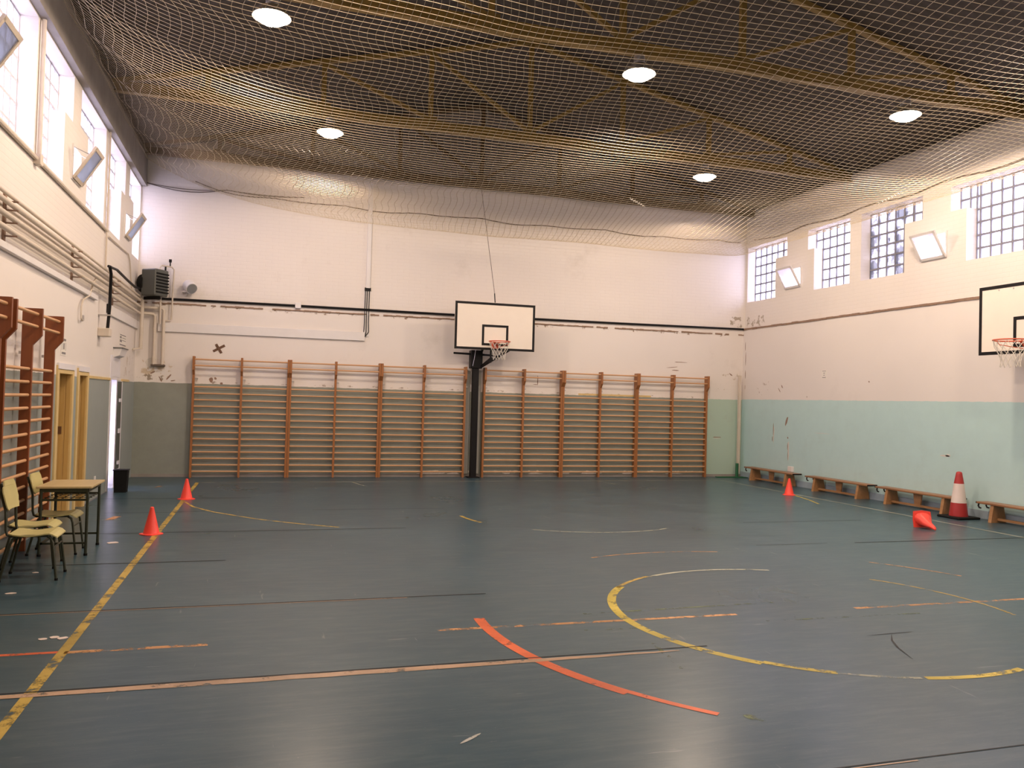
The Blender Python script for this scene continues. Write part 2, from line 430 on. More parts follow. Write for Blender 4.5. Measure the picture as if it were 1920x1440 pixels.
def hopper(y0, y1, z0, z1, X, s):                     # s: +1 wall on the right (room at -x)
    global wn; wn += 1
    f = MB(); t = .03; xa, xb = sorted((X-.02*s, X+.10*s))
    f.box(xa, xb, y0, y0+t, z0, z1); f.box(xa, xb, y1-t, y1, z0, z1); f.box(xa, xb, y0+t, y1-t, z0, z0+t); f.box(xa, xb, y0+t, y1-t, z1-t, z1)
    w = struct(f.build('window_%d' % wn, M_duct))
    L = z1-z0+.03; a = math.radians(31); d = Vector((-s*math.sin(a), 0, math.cos(a))); nrm = Vector((math.cos(a)*s, 0, math.sin(a)))*-1
    B = Vector((X-.03*s, 0, z0+.02))
    def bar(p, q, ww): sash.bar(p, q, ww, .03, up=nrm)
    sash = MB(); P = lambda y, l: B + d*l + Vector((0, y, 0))
    bar(P(y0, .015), P(y1, .015), .045); bar(P(y0, L-.015), P(y1, L-.015), .045)
    bar(P(y0+.02, 0), P(y0+.02, L), .045); bar(P(y1-.02, 0), P(y1-.02, L), .045)
    so = sash.build('sash', M_duct if s > 0 else M_sash, w)
    g = MB(); o = nrm*.004
    g.add([P(y0+.03,.03)+o, P(y1-.03,.03)+o, P(y1-.03,L-.03)+o, P(y0+.03,L-.03)+o, P(y0+.03,.03)-o, P(y1-.03,.03)-o, P(y1-.03,L-.03)-o, P(y0+.03,L-.03)-o],
          [(0,1,2,3),(7,6,5,4),(0,4,5,1),(1,5,6,2),(2,6,7,3),(3,7,4,0)])
    g.build('pane', M_pane if s > 0 else M_panel, so)
    MB().tube([(X, y0+.05, z1-.03), P(y0+.05, L*.75)], .006, 6).tube([(X, y1-.05, z1-.03), P(y1-.05, L*.75)], .006, 6).build('stay', M_alu, w)
for h in R_hop: hopper(*h, XR, 1)
for h in L_hop: hopper(*h, XL, -1)

# doors in the left wall
def ochre_door(n, y0, y1, hand_z):
    t = .055; f = MB()
    f.box(XL-.16, XL+.02, y0, y0+t, 0, 1.95); f.box(XL-.16, XL+.02, y1-t, y1, 0, 1.95); f.box(XL-.16, XL+.02, y0+t, y1-t, 1.90, 1.95)
    f.box(XL, XL+.02, y1, y1+.05, 0, 2.0); f.box(XL, XL+.02, y0-.05, y0, 0, 2.0)
    d = struct(f.build('door_%d' % n, M_ochrel))
    lf = MB().box(XL-.19, XL-.15, y0+t, y1-t, .01, 1.90)
    for a, b in ((.15, .85), (1.0, 1.75)): lf.box(XL-.15, XL-.14, y0+t+.12, y1-t-.12, a, b)
    lf.build('door_leaf', M_ochre, d)
    MB().box(XL-.05, XL+.0, y1-t-.012, y1-t, 0, 1.9).box(XL-.12, XL-.07, y1-t-.006, y1-t, 0, 1.9).build('door_stop', M_ochre, d)
    MB().box(XL-.14, XL-.135, y0+.1, y0+.14, hand_z-.09, hand_z+.09).tube([(XL-.13, y0+.12, hand_z), (XL-.08, y0+.12, hand_z), (XL-.08, y0+.22, hand_z)], .009, 8).build('door_handle', M_black, d)
    MB().box(XL-.14, XL-.09, y1-t-.016, y1-t-.004, hand_z+.1, hand_z+.2).build('hinge', M_tape, d)
    MB().box(XL+.0, XL+.03, y0-.04, y1+.04, 1.955, 2.03).build('door_closer_box', M_upvc, d)
ochre_door(1, 11.42, 12.24, 1.0); ochre_door(2, 12.58, 13.20, 1.0)
f = MB().box(XL-.28, XL+.01, 15.05, 15.11, 0, 1.93).box(XL-.28, XL+.01, 15.60, 15.66, 0, 1.93).box(XL-.28, XL+.01, 15.11, 15.60, 1.88, 1.93)
d3 = struct(f.build('door_3', M_upvc))
MB().box(XL-.27, XL-.23, 15.12, 15.16, .02, 1.88).box(XL-.27, XL-.23, 15.54, 15.60, .02, 1.88).box(XL-.27, XL-.23, 15.16, 15.54, .02, .12).box(XL-.27, XL-.23, 15.16, 15.54, 1.8, 1.88).build('door_leaf', M_upvc, d3)
MB().box(XL-.255, XL-.245, 15.16, 15.54, .12, 1.8).build('pane', M_pane, d3)
hb = MB().box(XL+.012, XL+.03, 15.68, 16.0, .32, 1.86)
hb.build('door_bolt_rail', M_heat, d3)
MB().box(XL+.03, XL+.05, 15.75, 15.92, .95, 1.03).box(XL+.03, XL+.05, 15.75, 15.92, 1.5, 1.56).box(XL+.03, XL+.05, 15.75, 15.92, .4, .46).build('bolt', M_upvc, d3)
MB().box(XL, XL+.012, 15.66, 16.2, 0, 1.87).box(XL, XL+.012, 14.98, 15.05, 0, 2.3).box(XL, XL+.012, 15.05, 15.9, 1.93, 2.3).build('door_surround', M_upvc, d3)

# ------------------------------------------------------------------ floor markings (parts of the floor)
def strip(pts, w, name, mat, z=.0012, closed=False, taper=False):
    mb = MB(); P = [Vector((x, y, 0)) for x, y in pts]; L = []
    for i, p in enumerate(P):
        a = P[i-1] if (i or closed) else P[0]; b = P[(i+1) % len(P)] if (i < len(P)-1 or closed) else P[-1]
        d = (b-a).normalized(); n = Vector((-d.y, d.x, 0)); t = 1.
        if taper: t = max(.15, max(0., math.sin(PI*i/(len(P)-1)))**.5)
        L.append((p+n*w/2*t, p-n*w/2*t))
    vs = [(q.x, q.y, z) for a in L for q in a]
    fs = [(2*i, 2*i+1, 2*i+3, 2*i+2) for i in range(len(P)-1)]
    mb.add(vs, fs); return mb.build(name, mat, floor)
def arc(cx, cy, r, a0, a1, w, mat, name='court_line', z=.0012, n=60, ry=None):
    ry = ry or r
    return strip([(cx+r*math.cos(math.radians(a0+(a1-a0)*i/n)), cy+ry*math.sin(math.radians(a0+(a1-a0)*i/n))) for i in range(n+1)], w, name, mat, z)
def seg(x0, y0, x1, y1, w, mat, name='court_line', z=.0012, n=12, taper=False):
    return strip([(x0+(x1-x0)*i/n, y0+(y1-y0)*i/n) for i in range(n+1)], w, name, mat, z, taper=taper)
seg(-1.21, -4.9, -1.21, 16.50, .065, P_yel, n=40)
seg(10.13, -4.9, 10.13, 16.75, .045, P_line, n=40)
seg(-1.21, 16.50, 10.13, 16.70, .045, P_line, n=30)
seg(-1.6, 5.90, -1.24, 5.90, .045, P_org); seg(-1.2, 5.885, -.33, 5.885, .055, P_orgl); seg(1.26, 5.92, 3.75, 5.90, .05, P_orgl, n=24); seg(4.9, 5.885, 9.8, 5.86, .05, P_orgl, n=30)
CX, CY = 4.47, 5.87
arc(CX, CY, 1.68, 68, 118, .045, P_pale, z=.0016); arc(CX, CY, 1.70, 118, 140, .04, P_yel, z=.0016)
arc(CX, CY, 1.69, 138, 222, .075, P_yelc, z=.0016); arc(CX, CY, 1.66, 222, 238, .06, P_yelc, z=.0018); arc(CX, CY, 1.66, 238, 256, .035, P_pale, z=.0016)
arc(CX, CY, 1.66, 257, 285, .055, P_yelc, z=.0016); arc(CX, CY, 1.73, -15, 35, .035, P_yel, z=.0016)
arc(CX+.02, 5.98, 2.86, 176, 213, .085, P_org, z=.0020); arc(CX+.02, 5.98, 2.84, 213, 224, .05, P_org, z=.0020)
arc(CX, 5.9, 2.65, 76, 112, .03, P_orgl, z=.0020); arc(CX, 5.9, 2.7, 20, 40, .03, P_orgl, z=.002)
strip([(-1.19,13.67),(-1.0,13.0),(-.68,12.41),(-.09,11.67),(.40,11.22),(.95,10.82)], .04, 'court_line', P_yel)
strip([(10.1,14.11),(9.93,13.50),(9.78,13.0),(9.58,12.49)], .045, 'court_line', P_yelc)
arc(4.5, 11.69, 1.72, 180, 203, .05, P_yel); arc(4.5, 11.69, 1.72, 232, 300, .035, P_pale)
seg(2.50, 6.15, 4.3, 6.20, .03, P_green); seg(3.88, 5.67, 5.35, 5.63, .03, P_green); seg(2.33, 5.70, 2.85, 5.68, .03, P_green)
strip([(2.70,5.3),(2.66,5.05),(2.63,4.74)], .035, 'court_line', P_green, .0016); seg(2.58, 3.97, 2.65, 3.86, .07, P_green, taper=True)
strip([(4.62,5.14),(4.5,5.0),(4.41,4.84),(4.31,4.59)], .014, 'scuff_mark', P_dark, .0022, taper=True)
seg(4.40, 5.15, 4.85, 5.17, .01, P_dark, 'scuff_mark', .0018, taper=True)
seg(.97, 3.95, 1.10, 4.05, .022, P_white, 'scuff_mark', .002, taper=True)
for x, y in ((-1.96, 11.77), (-1.86, 15.6), (1.8, 16.1), (7.1, 16.2)):
    if x < 0:
        seg(x-.14, y, x+.16, y, .025, P_pale, 'court_line', .0022); seg(x+.02, y, x+.08, y+.32, .10 if y < 12 else .07, P_orgl, 'court_line', .0016)
    else: seg(x+.05, y-.35, x-.12, y+.45, .03, P_pale, 'court_line', .0014)
# roll seams across the floor every 1.84 m
seams = [(3.28, 2.6, 5.5, .008), (5.155, -2.5, 3.05, .014), (6.95, -2.5, 1.9, .016), (8.80, -2.0, -.35, .02), (8.80, 5.85, 6.9, .012), (8.79, 7.3, 10.9, .022),
         (10.65, -1.9, 1.8, .018), (10.57, 6.8, 8.9, .014), (12.48, -1.2, -.8, .016), (12.50, .7, 2.7, .014), (14.05, -2.5, -.2, .02), (12.42, -2.1, -1.1, .016)]
for y, x0, x1, w in seams: seg(x0, y, x1, y+.01, w, P_dark, 'floor_seam', .0024, n=20)
strip([(-2.4+i*.2, 5.11-.008*abs(math.sin(i*1.7))) for i in range(27)], .078, 'seam_tape', P_tan, .0022, taper=True)
seg(-2.5, 6.925, 1.2, 6.93, .012, P_tan, 'seam_tape', .0022, n=20)
seg(2.7, 3.26, 3.1, 3.26, .01, P_tan, 'seam_tape', .0022)

# paint damage on the walls: flat flakes, parts of their wall
def flakes(parent, mat, name, fn, items):
    mb = MB()
    for (h, z, w, l, a) in items:
        n = 9; poly = []
        for k in range(n):
            t = 2*PI*k/n; r = .75+.5*random.random(); px, pz = w/2*math.cos(t)*r, l/2*math.sin(t)*r
            poly.append((h+px*math.cos(a)-pz*math.sin(a), z+px*math.sin(a)+pz*math.cos(a)))
        mb.prism(poly, lambda p: fn(p, 0), lambda p: fn(p, .0025))
    return mb.build(name, mat, parent)
fr_ = lambda p, d: (XR-.0405-d, p[0], p[1]); fb_ = lambda p, d: (p[0], YB-.0005-d, p[1])
flakes(wall_right, M_stain, 'scuff', fr_, [(15.8,1.42,.06,.22,.35),(15.75,1.05,.03,.05,0),(15.75,.85,.02,.14,0),(15.74,.65,.02,.2,0),(16.3,1.2,.02,.3,0),(16.33,1.0,.02,.12,0),
    (16.0,2.2,.03,.09,-.6),(16.1,2.12,.02,.12,-.7),(13.2,2.27,.03,.03,0),(17.5,2.9,.02,.3,0),(17.5,2.5,.02,.2,0),(17.5,2.2,.015,.1,0),(17.52,3.2,.02,.2,0),(15.1,1.97,.02,.03,0)])
flakes(wall_right, M_plas, 'flaked_patch', fr_, [(11.32,.96,.24,.03,.0),(11.25,.97,.10,.045,0),(15.72,.75,.05,.5,0),(16.28,1.1,.03,.35,0),(14.6,1.2,.5,.008,0)])
flakes(wall_back, M_stain, 'scuff', fb_, [(-2.2,2.08,.12,.03,.5),(-2.05,1.95,.03,.12,.5),(-1.9,2.0,.16,.03,.9),(-1.82,1.93,.1,.02,.2),(-1.1,1.97,.09,.12,.2),(-1.02,2.0,.05,.05,0),(-.9,1.9,.06,.04,0),(9.5,2.75,.35,.015,0),(9.3,2.62,.3,.015,.1),(9.4,2.55,.2,.02,0),(10.55,.96,.22,.02,0),(10.9,2.5,.1,.03,-.6),(5.9,2.2,.02,.22,0),(5.85,2.1,.12,.015,0)])
flakes(wall_back, M_plas, 'flaked_patch', fb_, [(-2.25,2.27,.2,.26,.3),(10.55,.93,.22,.015,0),(.1,.03,.5,.05,0),(3.5,.08,.6,.09,0),(4.0,.06,.3,.08,0),(5.2,.09,.2,.07,0),(5.9,.06,.35,.06,0),(6.6,.08,.3,.09,.1),(7.3,.08,.5,.07,0),(8.2,.07,.3,.05,0),(9.4,.06,.4,.05,0)])

# ------------------------------------------------------------------ roof trusses
def truss(y, mat, label):
    T = thing('roof_truss', label, 'truss', (XM, y, 6.36), 0, 'steel trusses across the roof')
    zc = 6.44; st = 1.812
    ib = MB()
    ib.box(XL, XR, y-.06, y+.06, 6.36, 6.375).box(XL, XR, y-.008, y+.008, 6.375, 6.505).box(XL, XR, y-.06, y+.06, 6.505, 6.52)
    ib.build('bottom_chord', mat, T)
    zt = lambda x: EAVE-.02+(RIDGE-.10-EAVE)*(1-abs(x-XM)/(XR-XM))
    for s in (-1, 1): MB().bar((XM+s*(XR-XM), y, zt(XR)+.02), (XM, y, zt(XM)+.02), .09, .07).build('top_chord', mat, T)
    for k in range(-3, 4):
        x = XM+k*st; MB().box(x-.04, x+.04, y-.035, y+.035, 6.52, zt(x)).build('vertical_post', mat, T)
        if k: 
            s = 1 if k > 0 else -1
            MB().bar((x-s*.02, y, zt(x)-.03), (x-s*st, y, 6.54), .06, .06).build('diagonal_brace', mat, T)
        MB().box(x-.12, x+.12, y-.012, y+.012, 6.52, 6.60).build('gusset_plate', mat, T)
truss(13.88, M_steel, 'second ochre steel roof truss from the viewer, carrying two glowing lamps')
truss(9.88, M_steel, 'nearest ochre steel roof truss, crossing the top of the view')
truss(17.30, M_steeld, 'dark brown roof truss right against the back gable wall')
truss(5.90, M_steel, 'ochre steel roof truss above the centre circle'); truss(1.92, M_steel, 'ochre steel roof truss behind the viewpoint')

# ------------------------------------------------------------------ lamps
def high_bay(x, y, label):
    T = thing('high_bay_lamp', label, 'lamp', (x, y, 6.36), 0, 'high bay lamps under the roof trusses')
    MB().lathe([(.07,0),(.075,-.02),(.075,-.09),(.06,-.10)], 16).build('ballast_housing', M_alu, T, True, local=True)
    MB().lathe([(.06,-.10),(.12,-.13),(.19,-.19),(.225,-.25),(.22,-.25),(.185,-.193),(.115,-.137),(.0,-.12)], 28, closed=False).build('reflector', M_alu, T, True, local=True)
    MB().lathe([(0.001,-.14),(.07,-.15),(.12,-.18),(.165,-.215),(.19,-.24),(.175,-.275),(.13,-.305),(.06,-.32),(.001,-.325)], 24, closed=False).build('glowing_bulb', M_lampon, T, True, local=True)
    ld = bpy.data.lights.new('lamp_light', 'SPOT'); ld.energy = LAMP_W; ld.color = LAMP_COL; ld.spot_size = math.radians(180); ld.spot_blend = .12; ld.shadow_soft_size = .13
    lo = bpy.data.objects.new('lamp_light', ld); C.objects.link(lo); lo.parent = T; lo.location = (0, 0, -.36)
high_bay(-.09, 9.88, 'glowing high bay lamp, leftmost of the three under the nearest truss')
high_bay(4.62, 9.88, 'glowing high bay lamp at the middle of the nearest truss')
high_bay(8.97, 9.88, 'glowing high bay lamp under the nearest truss, closest to the right wall')
high_bay(.87, 13.88, 'glowing high bay lamp on the left half of the second truss')
high_bay(7.92, 13.88, 'glowing high bay lamp on the right half of the second truss')
high_bay(.87, 5.9, 'high bay lamp left of the centre circle, above the frame'); high_bay(7.92, 5.9, 'high bay lamp right of the centre circle, above the frame')
high_bay(4.62, 1.92, 'high bay lamp behind the viewpoint, middle'); high_bay(8.97, 1.92, 'high bay lamp behind the viewpoint, right')

# ------------------------------------------------------------------ ball-stop netting under the roof
def sag(x, y):
    zi = 5.10 + .03*math.sin(x*1.7+.5)*math.sin(y*1.1) + .006*math.sin(y*3.1+x*.9) + .10*math.exp(-((x-XM)/1.6)**2-((y-9.5)/2.5)**2)
    a = (6.34-zi)*math.exp(-max(0, x-XL)/(1.1+.12*(y-10 if y > 10 else 0)))
    b = (5.76-zi)*math.exp(-max(0, XR-x)/.5)
    c = (5.80+.02*math.sin(x*2)-zi)*math.exp(-max(0, YB-y)/.5)
    return zi + (abs(a)**3+abs(b)**3+abs(c)**3)**(1/3.)
def wig(x, y):
    k = max(0., min(1., (4.5-x)/4.5))                   # slack, wavy twine on the left half
    return k*(.050*math.sin(y*4.6+x*.35)+.010*math.sin(y*9.3+.6*x))*min(1., max(0., x-XL)/.6)+.01*math.sin(y*3+x)
gy0 = 1.0; SP = .108
lines = []
y = gy0
while y < YB:
    lines.append([(XL+.03+k*.12, y+.012*math.sin(k*.5+y), sag(XL+.03+k*.12, y)) for k in range(int((XR-XL-.05)/.12)+1)]); y += SP
x0 = XL+.04
while x0 < XR+4:
    t = max(0., min(1., (x0+1)/7)); t = .27*t*t*(3-2*t); L = []
    for j in range(160):
        y = gy0+j*(YB-.02-gy0)/159; x = x0+t*(y-13); 
        if x > XR-.03: break
        L.append((x+wig(x, y), y, sag(x, y)))
    if len(L) > 3: lines.append(L)
    x0 += SP*(1+.0*t)
def fast_lines(lines, r):
    vs = []; fs = []
    for L in lines:
        n0 = len(vs)
        ax = abs(L[-1][0]-L[0][0]) > abs(L[-1][1]-L[0][1])
        for x, y, z in L:
            if ax: vs += [(x, y-r, z-r*.6), (x, y+r, z-r*.6), (x, y, z+r)]
            else: vs += [(x-r, y, z-r*.6), (x+r, y, z-r*.6), (x, y, z+r)]
        for i in range(len(L)-1):
            a = n0+3*i
            fs += [(a, a+1, a+4, a+3), (a+1, a+2, a+5, a+4), (a+2, a, a+3, a+5)]
    return vs, fs
netT = thing('ceiling_net', 'beige ball stop net slung under the whole roof', 'net', (XM, 9, 5.8))
vs, fs = fast_lines(lines, .0023)
me = bpy.data.meshes.new('mesh_twine'); me.from_pydata([(x-XM, y-9, z-5.8) for x, y, z in vs], [], fs); me.materials.append(M_net)
o = bpy.data.objects.new('mesh_twine', me); C.objects.link(o); o.parent = netT
ro = MB(); ro.tube([(XL+1.+i*.2, YB-.03, sag(XL+1.+i*.2, YB)-.04-.04*abs(math.sin(i*.42))) for i in range(64)], .011, 6)
ro.tube([(XR-.03, gy0+i*.25, sag(XR, gy0+i*.25)-.03+.03*math.sin(i*.8)) for i in range(66)], .011, 6)
ro.tube([(XL+.125, gy0+i*.25, 6.36+.02*math.sin(i*.9)) for i in range(66)], .011, 6)
ro.tube([(-2.45+i*.17, YB-.035, 5.86-.11*math.sin(PI*min(1, i/9))-.05*(i > 9)*math.sin(PI*(i-9)/9)) for i in range(19)], .009, 6)
ro.tube([(-2.45+i*.17, YB-.03, 5.86-.06*math.sin(PI*min(1, i/9))-.03*(i > 9)*math.sin(PI*(i-9)/9)) for i in range(19)], .007, 6)
ro.build('edge_rope', M_rope, netT)
for (x, y, n) in ((5.6, 12.2, 14), (9.35, 10.35, 16)):
    L = []
    for i in range(n): L.append((x+i*.035*(1 if x < 8 else .3), y+i*.03*(1 if x < 8 else 1.6), sag(x, y)-.01-(.03 if i % 2 else 0)))
    MB().tube(L, .006, 5).build('mending_knot', M_cord, netT)

# ------------------------------------------------------------------ wall bars
def wall_bars(label):
    T = thing('wall_bars', label, 'wall bars', (0,0,0), 1e-9, 'pine wall bars')
    prof = [(.05,0),(-.05,0),(-.05,2.06),(-.13,2.16),(-.13,2.43),(.05,2.43)]
    for x in (-.917, 0, .917):
        MB().prism(prof, lambda p: (x-.021, p[0], p[1]), lambda p: (x+.021, p[0], p[1])).build('upright', M_pine, T, local=True)
    zs = [2.37,2.245]+[1.82-i*.1308 for i in range(14)]
    for i, z in enumerate(zs):
        yy = -.085 if i < 2 else -.022
        for a, b in ((-.896,-.021), (.021,.896)):
            MB().tube([(a,yy,z),(b,yy,z)], .0165, 10).build('rung', M_rung, T, True, local=True)
    for x in (-.917, 0, .917):
        MB().box(x+.021, x+.075, .02, .024, 1.97, 2.0).box(x+.07, x+.075, .02, .094, 1.97, 2.0).build('wall_bracket', M_alu, T, local=True)
    return T
UPD = {}
wb = wall_bars('pine wall bars on the back wall, leftmost unit next to the grey corner')
s = .9406; XB = -1.4486
specs = [(XB+s, 17.52, 0, 'pine wall bars on the back wall, leftmost unit next to the grey corner'),
    (XB+3*s, 17.52, 0, 'pine wall bars on the back wall, middle unit left of the black hoop post'),
    (XB+5*s, 17.52, 0, 'pine wall bars on the back wall, unit touching the black hoop post on its left'),
    (4.585+s, 17.52, 0, 'pine wall bars on the back wall, unit just right of the black hoop post'),
    (4.585+3*s*.996, 17.52, 0, 'pine wall bars on the back wall, middle unit right of the black hoop post'),
    (4.585+5*s*.993, 17.52, 0, 'pine wall bars on the back wall, rightmost unit beside the aqua corner'),
    (-2.42, 9.625, PI/2, 'reddish wall bars on the left wall behind the desk and chairs'),
    (-2.42, 7.63, PI/2, 'reddish wall bars on the left wall cut by the left frame edge')]
for i, (x, y, rz, lab) in enumerate(specs):
    t = wb if i == 0 else copy_tree(wb)
    t.location = (x, y, 0); t.rotation_euler = (0, 0, rz); t['label'] = lab
    if rz:
        t.scale = (1, 1.05, 1.045)
        for ch in t.children:
            if ch.name.startswith('upright'): ch.data = UPD.setdefault(ch.data.name, ch.data.copy()); ch.data.materials[0] = M_pined
    elif i >= 3: t.scale = (.9935, 1, 1)

# ------------------------------------------------------------------ basketball hoops
def hoop_parts(T, z0, bw=1.79, bh=1.02, dep=.03):
    """local frame: board centre at x=0, face at y=0 looking to -y"""
    MB().box(-bw/2, bw/2, 0, dep, z0, z0+bh).build('backboard', M_white, T, local=True)
    b = .05; e = -.004
    MB().box(-bw/2, bw/2, e, -.0005, z0, z0+b).box(-bw/2, bw/2, e, -.0005, z0+bh-b, z0+bh).box(-bw/2, -bw/2+b, e, -.0005, z0+b, z0+bh-b).box(bw/2-b, bw/2, e, -.0005, z0+b, z0+bh-b).build('black_border', M_black, T, local=True)
    q0 = z0+.095; qh = .45; qw = .59
    MB().box(-qw/2, qw/2, e, -.0005, q0, q0+b).box(-qw/2, qw/2, e, -.0005, q0+qh-b, q0+qh).box(-qw/2, -qw/2+b, e, -.0005, q0+b, q0+qh-b).box(qw/2-b, qw/2, e, -.0005, q0+b, q0+qh-b).build('target_square', M_black, T, local=True)
    R = .225; zc = z0+.165; yc = -.15-R
    rm = MB().tube([(R*math.cos(2*PI*k/32), yc+R*math.sin(2*PI*k/32), zc) for k in range(32)], .010, 8, closed=True)
    rm.build('rim', M_rim, T, True, local=True)
    MB().box(-.06, .06, -.15, -.004, zc-.012, zc+.008).box(-.075, .075, -.012, -.004, zc-.13, zc+.02).prism([(0,-.012),(-.14,-.012),(0,-.13)], lambda p: (-.06, p[0]-.01, zc+p[1]), lambda p: (-.05, p[0]-.01, zc+p[1])).prism([(0,-.012),(-.14,-.012),(0,-.13)], lambda p: (.05, p[0]-.01, zc+p[1]), lambda p: (.06, p[0]-.01, zc+p[1])).build('rim_bracket', M_rim, T, local=True)
    MB().tube([(-.2, yc-.03, zc-.01), (-.19, yc, zc-.055), (-.06, -.03, zc-.11)], .006, 6).tube([(.2, yc-.03, zc-.01), (.19, yc, zc-.055), (.06, -.03, zc-.11)], .006, 6).build('rim_brace', M_rim, T, local=True)
    nt = MB(); N = 12; lv = [(R,0),(.205,-.09),(.165,-.17),(.135,-.24),(.125,-.31),(.135,-.38)]
    for k in range(N):
        for sgn in (-1, 1):
            P = []
            for i, (r, dz) in enumerate(lv):
                a = 2*PI*(k+.5*sgn*(i % 2) + (.0 if i % 2 == 0 else 0))/N
                P.append((r*math.cos(a), yc+r*math.sin(a), zc+dz-.008))
            nt.tube(P, .0035, 5)
    nt.build('hoop_net', M_cord, T, local=True)
    return zc, yc
T = thing('basketball_hoop', 'basketball hoop on a black post between the back wall bars', 'basketball hoop', (4.67, 16.92, 0), 1e-9)
hoop_parts(T, 2.79)
PX = 4.38-4.67; PY = 17.42-16.92
MB().box(PX-.065, PX+.065, PY-.065, PY+.065, 0, 2.40).box(PX-.13, PX+.13, PY-.13, PY+.13, 0, .02).build('post', M_black, T, local=True)
MB().bbox(PX-.125, PX+.135, PY-.09, PY+.12, 2.40, 2.80, .01).build('swing_housing', M_black, T, local=True)
ar = MB()
ar.bar((PX+.1, PY-.05, 2.43), (.42, .06, 2.86), .04, .05).bar((PX+.1, PY-.05, 2.43), (-.05, .06, 2.62), .05, .04).bar((PX+.13, PY-.04, 2.72), (.12, .08, 2.66), .03, .03)
ar.bar((-.07, .06, 2.52), (-.07, .06, 3.0), .03, .03).bar((.2, .06, 2.70), (.2, .06, 3.0), .03, .03).bar((PX+.1, PY-.05, 2.74), (PX+.16, .05, 3.1), .04, .04)
ar.build('support_arm', M_black, T, local=True)
MB().box(-.5, .5, .03, .07, 3.0, 3.04).box(-.5, .5, .03, .07, 3.5, 3.54).box(-.5, -.46, .03, .07, 2.85, 3.6).box(.46, .5, .03, .07, 2.85, 3.6).build('back_frame', M_black, T, local=True)
MB().tube([(PX-.5, PY+.02, 2.725), (PX+.3, PY-.1, 2.70)], .022, 8).build('swing_lever', M_black, T, local=True)
MB().tube([(PX-.03, PY-.1, 2.82), (PX-.06, PY-.105, 2.6), (PX-.09, PY-.1, 2.45)], .006, 5).build('cable', M_alu, T, local=True)
rp = MB().tube([(4.37, 17.30, 6.36), (4.64, 16.95, 4.02)], .006, 5)
tag(rp.build('suspension_wire', M_rope), 'dark wire running from the roof truss down to the back hoop', 'wire')
tag(MB().tube([(4.64, 16.95, 4.02), (4.655, 16.94, 3.82)], .011, 6).build('turnbuckle', M_black), 'black turnbuckle on the wire above the back hoop board', 'turnbuckle')
T = thing('basketball_hoop', 'basketball hoop on the right wall, cut by the right frame edge', 'basketball hoop', (10.5, 9.06, 0), -PI/2)
hoop_parts(T, 2.60, 1.8, 1.045)
MB().box(-.6, .6, .03, .07, 2.75, 2.79).box(-.6, .6, .03, .07, 3.45, 3.49).box(-.6, -.56, .03, .73, 3.45, 3.49).box(.56, .6, .03, .73, 3.45, 3.49).box(-.6, -.56, .03, .73, 2.75, 2.79).box(.56, .6, .03, .73, 2.75, 2.79).build('wall_frame', M_black, T, local=True)
MB().add([], []).tube([(-.55, -.002, 3.57), (-.55, -.006, 3.57)], .012, 8).tube([(-.3, -.002, 3.57), (-.3, -.006, 3.57)], .012, 8).tube([(-.05, -.002, 3.57), (-.05, -.006, 3.57)], .012, 8).build('bolt', M_alu, T, local=True)
tag(MB().bbox(4.16, 4.31, 17.585, 17.61, .06, 2.36, .01).build('backing_panel', M_mat), 'pale grey panel on the back wall, left of the black hoop post', 'panel', 'grey panels flanking the post')
tag(MB().bbox(4.45, 4.56, 17.585, 17.61, .06, 2.36, .01).build('backing_panel', M_mat), 'pale grey panel on the back wall, right of the black hoop post', 'panel', 'grey panels flanking the post')

# ------------------------------------------------------------------ benches
def bench():
    T = thing('gym_bench', '', 'bench', (0,0,0), 1e-9, 'low gym benches along the right wall')
    h = .30; L = .93; w = .115
    MB().bbox(-w, w, -L, L, h-.032, h, .006).build('seat', M_benchd, T, local=True)
    for y in (-.66, .64):
        MB().prism([(-.150,0),(.150,0),(.10,h-.032),(-.10,h-.032)], lambda p: (p[0], y-.03-(0 if p[1] else 0), p[1]), lambda p: (p[0], y+.03, p[1])).build('leg', M_bench, T, local=True)
        MB().prism([(y-.03,.0),(y+.03,.0),(y+.03,.0)], lambda p: (-.15,p[0],0), lambda p: (.15,p[0],.001)).build('foot_pad', M_rub, T, local=True)
    MB().prism([(-.07,.07),(.07,.07),(.10,h-.032),(-.10,h-.032)], lambda p: (-.012-.0, p[0], p[1]), lambda p: (.012, p[0], p[1])).build('centre_support', M_bench, T, local=True)
    MB().box(-.025, .025, -.63, .61, .035, .07).build('stretcher', M_bench, T, local=True)
    for x in (-.08, .08):
        MB().tube([(x, L-.02, h-.03), (x, L-.01, h-.07), (x, L-.03, h-.10), (x, L-.06, h-.10)], .012, 8).build('hook', M_black, T, True, local=True)
    MB().box(-w, w, L, L+.008, h-.03, h-.002).box(-w, w, -L-.008, -L, h-.03, h-.002).build('end_cap', M_black, T, local=True)
    return T
bb = bench()
for i, (x, y, lab) in enumerate([(11.040, 16.06, 'low wooden gym bench nearest the far right corner, small orange cone before it'),
        (11.060, 13.80, 'low wooden gym bench second from the corner, between two others'),
        (11.060, 11.73, 'low wooden gym bench whose near end meets the striped traffic cone'),
        (11.060, 9.46, 'low wooden gym bench running off the right frame edge')]):
    t = bb if i == 0 else copy_tree(bb)
    t.location = (x, y, 0); t['label'] = lab

